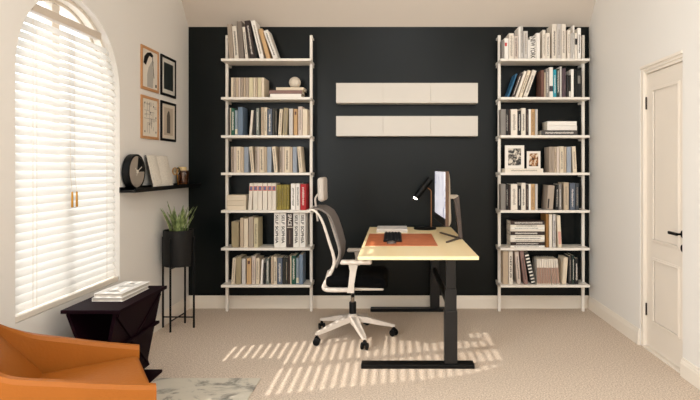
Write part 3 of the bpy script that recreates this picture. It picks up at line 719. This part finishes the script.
# clock
ck = thing('clock', (-1.85, 3.785, LZ), 'round black clock with taupe face leaning on the near end of the ledge', 'clock')
CZ = LZ+.1265
bm = B(); lathe(bm, [(.123, -.050), (.125, -.047), (.125, -.002), (.122, 0), (.112, 0), (.110, -.006), (.02, -.006)], -1.832, 3.785, CZ, 64, 'x'); obj('case', bm, M_blackp, ck, smooth='auto')
bm = B(); lathe(bm, [(.111, -.005), (.111, -.003)], -1.832, 3.785, CZ, 64, 'x'); obj('dial', bm, mat('dial_taupe', (168, 156, 142), .3, .2, var=.15, vscale=15), ck)
bm = B()
pts = [(-1.8345, 3.785, CZ)]+[(-1.8345, 3.785+.108*math.sin(t), CZ+.108*math.cos(t)) for t in [math.radians(10+i*8) for i in range(11)]]
quadprism(bm, pts, (.0008, 0, 0)); obj('dark_quadrant', bm, M_blackp, ck)
bm = B(); x = -1.8325
for t, Lh, w in ((math.radians(62), .075, .003), (math.radians(200), .03, .003), (math.radians(-50), .04, .0025)):
    d = V((0, math.sin(t), math.cos(t))); n_ = V((0, d.z, -d.y))*w; c0 = V((x, 3.785, CZ))
    quadprism(bm, [c0-n_-d*.015, c0+n_-d*.015, c0+n_+d*Lh, c0-n_+d*Lh], (.001, 0, 0))
lathe(bm, [(.012, 0), (.012, .004)], x, 3.785, CZ, 20, 'x'); obj('hands', bm, mat('hand_white', (225, 218, 205), .4), ck)
# open book
ob = thing('open_book', (-1.83, 4.2, LZ), 'open book showing printed pages, propped upright on the black ledge', 'book')
def opage(y0, y1, curl, nm, m, off=0):
    bm = B()
    def f(uu, vv_):
        y = y0+(y1-y0)*uu; z = LZ+.003+.247*vv_
        x = -1.812-.055*vv_ + curl*math.sin(PI*uu)*.5+off
        return V((x, y, z))
    grid(bm, f, 10, 4)
    vs = [v for v in bm.verts]; r = bmesh.ops.extrude_face_region(bm, geom=list(bm.faces))
    for g_ in r['geom']:
        if isinstance(g_, bmesh.types.BMVert): g_.co.x -= .008 if nm != 'cover' else .003
    return obj(nm, bm, m, ob, smooth='auto')
pm, nt, bs, rp = ramp_mat('printed_page', 110, [(.42, (196, 188, 176)), (.52, (232, 224, 210))], .8, vec=(1, 1, 4), detail=2)
opage(4.01, 4.165, .014, 'left_page', pm); opage(4.167, 4.36, .014, 'right_page', pm)
opage(4.0, 4.37, 0, 'cover', mat('cover_dark', (40, 32, 28), .6), -.009)
# candle holder
cd = thing('candle_holder', (-1.835, 4.60, LZ), 'amber glass cup holding a cream candle at the far end of ledge', 'candle holder')
bm = B(); lathe(bm, [(.030, .0005), (.040, .006), (.048, .03), (.050, .13), (.047, .13), (.045, .03), (.036, .012), (.02, .010)], -1.836, 4.60, LZ, 32); obj('glass_cup', bm, M_amber, cd, smooth='auto')
bm = B(); lathe(bm, [(.038, .013), (.042, .03), (.043, .10), (.036, .108), (.034, .158), (.03, .162)], -1.836, 4.60, LZ, 28); obj('candle', bm, mat('candle_wax', (205, 180, 130), .6), cd, smooth='auto')
bm = B(); tube(bm, [(-1.836+.052*math.cos(t), 4.60+.052*math.sin(t), LZ+.118) for t in [2*PI*i/24 for i in range(24)]], .003, 8, closed=True); obj('rim_band', bm, M_black, cd)
# brass magnifier
mg = thing('magnifier', (-1.80, 4.40, LZ), 'small brass stand with two round lenses between open book and candle', 'ornament')
for yy, r, m in ((4.37, .028, M_brass), (4.43, .026, M_black)):
    bm = B(); c = V((-1.806, yy, 1.265)); tube(bm, [c+V((.3*r*math.sin(t), r*.95*math.sin(t), r*1.05*math.cos(t))) for t in [2*PI*i/28 for i in range(28)]], .0035, 8, closed=True)
    ri = obj('lens_ring', bm, m, mg, smooth='auto')
    bm = B(); n = 24; vs = [bm.verts.new(c+V((.3*r*math.sin(t), r*.95*math.sin(t), r*1.05*math.cos(t)))) for t in [2*PI*i/n for i in range(n)]]; bm.faces.new(vs); obj('lens', bm, M_lens, ri, solid=.002)
bm = B(); tube(bm, [(-1.806, 4.398, 1.262), (-1.806, 4.402, 1.262)], .004, 8); tube(bm, [(-1.806, 4.40, 1.262), (-1.806, 4.425, 1.20), (-1.808, 4.44, LZ+.008)], .0035, 8); lathe(bm, [(.016, 0.0003), (.016, .005), (.006, .009)], -1.808, 4.44, LZ, 20)
obj('stem', bm, M_brass, mg, smooth='auto')

# ---------------------------------------------------------------- framed pictures
def picture(y0, y1, z0, z1, fm, label, art, nm):
    t = thing('framed_picture', (XL, (y0+y1)/2, z0), label, 'picture', 'framed pictures on the left wall')
    w = .021; xf_ = XL+.012; bm = B()
    for lo, hi in (((y0, z0), (y1, z0+w)), ((y0, z1-w), (y1, z1)), ((y0, z0+w), (y0+w, z1-w)), ((y1-w, z0+w), (y1, z1-w))):
        box(bm, (XL+.0005, lo[0], lo[1]), (xf_, hi[0], hi[1]), .002)
    obj('frame', bm, fm, t)
    art(t, y0+w, y1-w, z0+w, z1-w)
def flat(t, nm, pts, m, x):
    bm = B(); quadprism(bm, [(x, y, z) for y, z in pts], (.0006, 0, 0)); return obj(nm, bm, m, t)
def paper(t, y0, y1, z0, z1, rgb, nm='mount'):
    bm = B(); box(bm, (XL+.002, y0-.003, z0-.003), (XL+.007, y1+.003, z1+.003)); return obj(nm, bm, mat(f'paper_{rgb[0]}_{rgb[1]}_{rgb[2]}', rgb, .8), t)
X1 = XL+.0072
def art1(t, y0, y1, z0, z1):
    p = paper(t, y0, y1, z0, z1, (222, 212, 198)); w, h = y1-y0, z1-z0
    q = lambda L: [(y0+a*w, z0+b*h) for a, b in L]
    flat(p, 'black_shape', q([(.06, .62), (.12, .8), (.3, .92), (.55, .97), (.72, .9), (.6, .84), (.45, .86), (.36, .78), (.28, .66), (.22, .58)]), M_blackp, X1)
    flat(p, 'grey_shape', q([(.30, .02), (.30, .35), (.40, .55), (.55, .68), (.66, .78), (.74, .74), (.66, .6), (.72, .4), (.68, .02)]), mat('wash_grey', (176, 170, 160), .8), X1)
    flat(p, 'ink_line', q([(.74, .3), (.77, .3), (.66, .9), (.63, .9)]), M_blackp, X1+.0007)
    flat(p, 'ink_spot', q([(.86, .06), (.94, .06), (.94, .14), (.86, .14)]), M_blackp, X1)
def art2(t, y0, y1, z0, z1):
    p = paper(t, y0, y1, z0, z1, (205, 200, 190)); w, h = y1-y0, z1-z0
    q = lambda L: [(y0+a*w, z0+b*h) for a, b in L]
    mm = ramp_mat('dark_forest_print', 30, [(.35, (12, 16, 16)), (.6, (34, 42, 40)), (.8, (60, 72, 66))], .5, vec=(1, 1, .15), detail=4)[0]
    flat(p, 'print', q([(.14, .12), (.86, .12), (.86, .88), (.14, .88)]), mm, X1)
def art3(t, y0, y1, z0, z1):
    p = paper(t, y0, y1, z0, z1, (222, 212, 196)); w, h = y1-y0, z1-z0
    q = lambda L: [(y0+a*w, z0+b*h) for a, b in L]
    gm = mat('line_grey', (150, 140, 128), .8)
    bm = B(); rr = random.Random(3)
    for i in range(26):
        a, b_ = rr.uniform(.08, .8), rr.uniform(.08, .88)
        l1, l2 = ((rr.uniform(.1, .4), .012) if i % 2 else (.018, rr.uniform(.08, .3)))
        quadprism(bm, [(X1+i*.00002, y, z) for y, z in q([(a, b_), (min(a+l1, .93), b_), (min(a+l1, .93), min(b_+l2, .93)), (a, min(b_+l2, .93))])], (.0005, 0, 0))
    for L_ in ([(.08, .47), (.93, .47), (.93, .482), (.08, .482)], [(.44, .08), (.458, .08), (.458, .93), (.44, .93)]):
        quadprism(bm, [(X1+.0006, y, z) for y, z in q(L_)], (.0005, 0, 0))
    obj('line_drawing', bm, gm, p)
    bm = B()
    for a, b_ in ((.12, .1), (.12, .86), (.86, .1), (.86, .5), (.5, .62), (.4, .3), (.7, .8)):
        quadprism(bm, [(X1+.0012, y, z) for y, z in q([(a, b_), (a+.045, b_), (a+.045, b_+.05), (a, b_+.05)])], (.0005, 0, 0))
    obj('ink_marks', bm, M_blackp, p)
def art4(t, y0, y1, z0, z1):
    p = paper(t, y0, y1, z0, z1, (214, 202, 184)); w, h = y1-y0, z1-z0
    q = lambda L: [(y0+a*w, z0+b*h) for a, b in L]
    flat(p, 'print', q([(.16, .1), (.84, .1), (.84, .9), (.16, .9)]), mat('print_beige', (186, 170, 150), .8), X1)
    flat(p, 'grey_tower', q([(.36, .16), (.62, .16), (.62, .66), (.56, .78), (.50, .82), (.42, .76), (.36, .66)]), mat('tower_grey', (92, 84, 74), .8), X1+.0007)
FZ = ((1.888, 2.219), (1.515, 1.8425)); FY = ((3.955, 4.247), (4.290, 4.582))
picture(*FY[0], *FZ[0], M_oakf, 'oak-framed black and grey abstract print, upper left of four pictures', art1, 0)
picture(*FY[1], *FZ[0], M_blackp, 'black-framed dark forest print, upper right of four pictures', art2, 0)
picture(*FY[0], *FZ[1], M_oakf, 'oak-framed pale line drawing, lower left of four pictures', art3, 0)
picture(*FY[1], *FZ[1], M_blackp, 'black-framed beige print of grey tower shape, lower right of four pictures', art4, 0)

# ---------------------------------------------------------------- plant on stand
px, py = -1.746, 4.293
ps = thing('plant_stand', (px, py, 0), 'tall thin black metal plant stand holding the pot beside the dark wall', 'plant stand')
dirs = [(-.10, -1), (.03, 1), (1, -.02), (-1, .02)]
ends = []
for dx, dy_ in dirs:
    q = V((dx, dy_, 0)).normalized()*.126; ends.append(q)
    bm = B(); tube(bm, [(px+q.x, py+q.y, 0), (px+q.x, py+q.y, .735)], .008, 10); obj('leg', bm, M_black, ps)
for i, j in ((0, 1), (2, 3)):
    for z in (.085, .497):
        bm = B(); tube(bm, [(px+ends[i].x, py+ends[i].y, z), (px+ends[j].x, py+ends[j].y, z)], .0055, 8); obj('cross_bar', bm, M_black, ps)
PZ = .503
bm = B(); lathe(bm, [(.105, 0), (.112, .004), (.116, .02), (.117, .288), (.113, .290), (.108, .286), (.106, .26)], px, py, PZ, 48)
pl = thing('potted_plant', (px, py, PZ), 'spiky green plant in a round black pot on the tall stand', 'potted plant')
obj('pot', bm, M_pot, pl, smooth='auto')
bm = B(); lathe(bm, [(.104, .262), (.104, .268)], px, py, PZ, 32); obj('soil', bm, mat('soil', (40, 30, 22), 1, bump=.5), pl)
M_leaf = ramp_mat('leaf_green', 30, [(.3, (56, 74, 38)), (.5, (120, 136, 78)), (.7, (186, 196, 142))], .5)[0]
rr = random.Random(11)
for i in range(50):
    a = rr.uniform(0, 2*PI); r0 = rr.uniform(.01, .07); Lg = rr.uniform(.12, .23); out = rr.uniform(.05, .48)
    if i < 3: Lg = .27-.03*i; out = .25
    w = rr.uniform(.008, .012)
    bm = B(); base = V((px+r0*math.cos(a), py+r0*math.sin(a), PZ+.266)); d = V((math.cos(a), math.sin(a), 0)); s = V((-d.y, d.x, 0))
    N = 7; pts = []
    for k in range(N+1):
        t = k/N; p = base+V((0, 0, Lg*t*(1-.22*out*t)))+d*(out*Lg*t**1.5)
        p.x = max(p.x, XL+.01)
        pts.append((p, w*(1-t**2.2)*.95+.0004))
    L1_, L2_, L3_ = [], [], []
    for p, ww in pts:
        L1_.append(bm.verts.new(p-s*ww)); L2_.append(bm.verts.new(p+d*(-.25*ww)-V((0, 0, .0)))); L3_.append(bm.verts.new(p+s*ww))
    for k in range(N):
        bm.faces.new((L1_[k], L1_[k+1], L2_[k+1], L2_[k])); bm.faces.new((L2_[k], L2_[k+1], L3_[k+1], L3_[k]))
    for v in bm.verts: v.co.x = max(v.co.x, XL+.005)
    obj('leaf', bm, M_leaf, pl, smooth=True, solid=.0025)

# ---------------------------------------------------------------- side table
tx0, tx1, ty0, ty1, TZ = -1.785, -1.468, 2.835, 3.43, .533
sd = thing('side_table', ((tx0+tx1)/2, (ty0+ty1)/2, 0), 'dark burgundy side table with crossed slab legs under the window', 'side table')
bm = B(); box(bm, (tx0, ty0, TZ-.020), (tx1, ty1, TZ), .002); obj('tabletop', bm, M_burg, sd)
def slab(pa, pb, th, y0, y1, nm, m=M_burg):
    bm = B(); a = V((pa[0], 0, pa[1])); b_ = V((pb[0], 0, pb[1])); d = (b_-a).normalized(); n_ = V((d.z, 0, -d.x))*th/2
    quadprism(bm, [V((p.x, y0, min(max(p.z, .02), TZ-.019))) for p in (a-n_, a+n_, b_+n_, b_-n_)], (0, y1-y0, 0)); obj(nm, bm, m, sd)
slab((-1.755, TZ-.022), (-1.575, .03), .018, ty0+.012, ty1-.03, 'leg_panel')
slab((-1.50, TZ-.022), (-1.595, .03), .018, ty0+.012, ty1-.03, 'leg_panel')
slab((-1.72, TZ-.022), (-1.60, .03), .018, ty1-.05, ty1-.03, 'leg_panel')
# crossed braces on the room side
def ybrace(y0, z0, y1, z1, x0, x1, nm):
    bm = B(); d = V((0, y1-y0, z1-z0)).normalized(); n_ = V((0, d.z, -d.y))*.011
    quadprism(bm, [V((x0, y0, z0))-n_, V((x0, y0, z0))+n_, V((x1, y1, z1))+n_, V((x1, y1, z1))-n_], (.008, 0, 0)); obj(nm, bm, M_burg, sd)
ybrace(ty0+.03, TZ-.04, ty1-.05, .07, -1.496, -1.578, 'brace')
ybrace(ty1-.05, TZ-.04, ty0+.03, .07, -1.496, -1.578, 'brace')
bm = B(); box(bm, (-1.64, ty0+.02, .293), (-1.512, ty1-.01, .310), .002); obj('lower_shelf', bm, M_burg, sd)
bm = B(); box(bm, (tx0+.03, ty0+.01, 0), (-1.468, 3.36, .018), .002); obj('base_plate', bm, M_burg, sd)
def flatbook(x0, x1, y0, y1, z0, z1, label, rot=0, deco=False):
    c = V(((x0+x1)/2, (y0+y1)/2, 0)); xf = Matrix.Translation(c) @ Matrix.Rotation(rot, 4, 'Z') @ Matrix.Translation(-c)
    mw = mat('white_cover', (232, 228, 222), .35)
    bm = B(); box(bm, (x0, y0, z0), (x1, y1, z0+.002), xf=xf); box(bm, (x0, y0, z1-.002), (x1, y1, z1), xf=xf); box(bm, (x0, y0, z0), (x0+.002, y1, z1), xf=xf)
    o = tag(obj('book', bm, mw), label, 'book', 'white books on the burgundy side table')
    bm = B(); box(bm, (x0+.002, y0+.004, z0+.002), (x1-.005, y1-.004, z1-.002), xf=xf); obj('page_block', bm, mat('page_grey', (190, 182, 172), .9), o)
    if deco:
        bm = B(); box(bm, (x0+.05, y0+.17, z1-.0002), (x1-.03, y1-.05, z1+.0005), xf=xf)
        obj('cover_picture', bm, ramp_mat('cover_print', 22, [(.4, (150, 148, 144)), (.55, (222, 220, 214))], .4)[0], o)
        bm = B(); box(bm, (x0+.04, y0+.05, z1-.0002), (x0+.12, y0+.062, z1+.0005), xf=xf); box(bm, (x0+.04, y0+.075, z1-.0002), (x0+.10, y0+.082, z1+.0005), xf=xf)
        obj('cover_lettering', bm, mat('ink_d', INK['d'], .7), o)
flatbook(-1.722, -1.545, 3.02, 3.345, TZ+.0003, TZ+.021, 'lower of two flat white books on the burgundy side table')
flatbook(-1.715, -1.550, 3.035, 3.36, TZ+.0215, TZ+.042, 'upper flat white book with grey cover picture on burgundy side table', -.03, True)

# ---------------------------------------------------------------- rug
bm = B(); box(bm, (-1.455, 1.25, 0.0005), (-.815, 3.25, .007), .002); tag(obj('rug', bm, M_rug), 'pale marbled grey rug on the carpet beside the orange armchair', 'rug')

# ---------------------------------------------------------------- armchair
AF = V((.89, .456, 0)); AS = V((-.456, .89, 0))       # forward, left (away from camera)
AC = V((-1.09, 2.285, 0))                              # front centre
def aw(x, y, z): return AC+AF*x+AS*y+V((0, 0, z))
ar = thing('armchair', AC-AF*.3, 'orange leather armchair with sloping arms in the near left corner', 'armchair')
# plan path of the shell (x back negative, y side), top height
W2 = .265
path = [(.0, -W2, .452), (-.15, -W2-.003, .488), (-.30, -W2-.006, .530), (-.42, -W2-.006, .565), (-.50, -W2+.02, .61), (-.56, -W2+.08, .66), (-.60, -.10, .69), (-.61, 0, .695)]
path = path+[(x, -y, z) for x, y, z in path[-2::-1]]
path = [(x+(.045 if y < -.2 else 0)*(1+x/.4 if x > -.4 else 0), y, z) for x, y, z in path]
cen = [sm([V(p) for p in path], 4)][0]
bm = B(); rings = []
N = len(cen)
for i, p in enumerate(cen):
    t = (cen[min(i+1, N-1)]-cen[max(i-1, 0)]); t.z = 0; t.normalize(); n_ = V((t.y, -t.x, 0))   # outward
    q = V((p.x, p.y, 0)); zt = p.z; w = .026; sl = .05*min(1, max(0, (-p.x-.1)/.4))
    sec = [(q-n_*w*.9, .19), (q+n_*(-w)*.95, zt-.05), (q-n_*w*.95, zt-.014), (q-n_*w*.5, zt), (q+n_*w*.5, zt), (q+n_*w, zt-.014), (q+n_*w*1.0, zt-.06), (q+n_*(w-.01)-t*0, .30), (q+n_*(w-.03), .17)]
    rings.append([bm.verts.new(aw(a.x+(sl if False else 0)-(.06*(zt and (z/zt)) if p.x < -.45 else 0)*0, a.y, z)) for a, z in sec])
for i in range(N-1):
    for k in range(len(rings[0])): 
        k2 = (k+1) % len(rings[0]); bm.faces.new((rings[i][k], rings[i][k2], rings[i+1][k2], rings[i+1][k]))
bm.faces.new(rings[0]); bm.faces.new(rings[-1][::-1])
obj('shell', bm, M_leather, ar, smooth='auto')
AX = Matrix(((AF.x, AS.x, 0, AC.x), (AF.y, AS.y, 0, AC.y), (0, 0, 1, 0), (0, 0, 0, 1)))
bm = B(); vs = box(bm, (-.47, -.236, .19), (-.004, .236, .418), .022, 4)
for v in vs:
    if v.co.z > .3: v.co.z -= max(0, -v.co.x-.1)*.06
    if v.co.x > -.1: v.co.x += .045*(.236-v.co.y)/.472
for v in vs: v.co = AX @ v.co
obj('seat_cushion', bm, M_leather, ar, smooth='auto')
bm = B()
def bfn(uu, vv_):
    y = (uu-.5)*2; z = .36+.315*vv_
    x = -.35-.20*vv_ - .03*(1-y*y)*1 + .03*math.sin(PI*vv_)*(1-y*y)
    return aw(x, y*.236*(1-.02*vv_), z-.07*abs(y)**3*vv_)
grid(bm, bfn, 14, 10); r = bmesh.ops.extrude_face_region(bm, geom=list(bm.faces))
for g_ in r['geom']:
    if isinstance(g_, bmesh.types.BMVert): g_.co -= AF*.055
obj('back_cushion', bm, M_leather, ar, smooth='auto')
bm = B(); box(bm, (-.47, -.225, .165), (-.03, .225, .195), .004, xf=AX); obj('seat_base', bm, M_blackp, ar)
for x, y in ((-.05, -.2), (-.05, .2), (-.44, -.18), (-.44, .18)):
    p = aw(x, y, 0); onrug = -1.465 < p.x < -.815 and p.y < 3.25
    z0 = .0072 if onrug else 0
    bm = B(); tube(bm, [(p.x, p.y, z0), (p.x, p.y, .17)], [.010, .016], 14); obj('leg', bm, M_blackp, ar)

# ---------------------------------------------------------------- assumed ceiling lamp, unseen, added as housing for a fill light
cl = thing('assumed_ceiling_lamp', (.1, .9, ZTOP), 'added white square ceiling lamp, assumed, out of view', 'ceiling lamp')
bm = B(); box(bm, (-.5, .3, ZTOP-.05), (.7, 1.5, ZTOP-.001), .01); obj('housing', bm, M_trim, cl)

# ---------------------------------------------------------------- lights
def area(name, loc, rot, sx, sy, power, col):
    l = bpy.data.lights.new(name, 'AREA'); l.shape = 'RECTANGLE'; l.size = sx; l.size_y = sy; l.energy = power; l.color = col
    o = bpy.data.objects.new(name, l); C.objects.link(o); o.location = loc; o.rotation_euler = rot; return o
WARM = (.93, .975, 1)
area('ceiling_fill_light', (.1, .9, ZTOP-.06), (0, 0, 0), 1.1, 1.1, 40, WARM)  # added fill light under the assumed, unseen ceiling lamp
area('rear_fill_light', (.5, YF+.05, 2.0), (math.radians(68), 0, 0), 2.4, 1.8, 58, (.93, .975, 1))  # fill light added behind the camera, no window is built there
area('side_fill_light', (XL+.05, .5, 1.7), (0, math.radians(-90), 0), 1.8, 1.4, 122, (.91, .97, 1))  # fill added at the windowless left wall to brighten the right wall
sun = bpy.data.lights.new('sun', 'SUN'); sun.energy = 5.4; sun.color = (1, .93, .84); sun.angle = math.radians(.5)
so = bpy.data.objects.new('sun', sun); C.objects.link(so); so.rotation_euler = V((1, .25, -.76)).to_track_quat('-Z', 'Y').to_euler()
w = bpy.data.worlds.new('world'); bpy.context.scene.world = w; w.use_nodes = True
bg = w.node_tree.nodes['Background']; bg.inputs[0].default_value = (.90, .95, 1, 1); bg.inputs[1].default_value = 2.4

# ---------------------------------------------------------------- camera
cam = bpy.data.cameras.new('camera'); co = bpy.data.objects.new('camera', cam); C.objects.link(co)
co.location = (0, 0, HT); co.rotation_euler = (PI/2, 0, 0)
cam.sensor_fit = 'HORIZONTAL'; cam.sensor_width = 36; cam.lens = 36*F/700
cam.shift_x = -44/700; cam.shift_y = -33/700; cam.clip_start = .05
sc = bpy.context.scene; sc.camera = co
sc.view_settings.view_transform = 'Standard'; sc.view_settings.look = 'None'; sc.view_settings.gamma = 1; sc.view_settings.use_curve_mapping = False
sc.view_settings.exposure = .07
sc.cycles.max_bounces = 10; sc.cycles.diffuse_bounces = 6; sc.cycles.transparent_max_bounces = 12
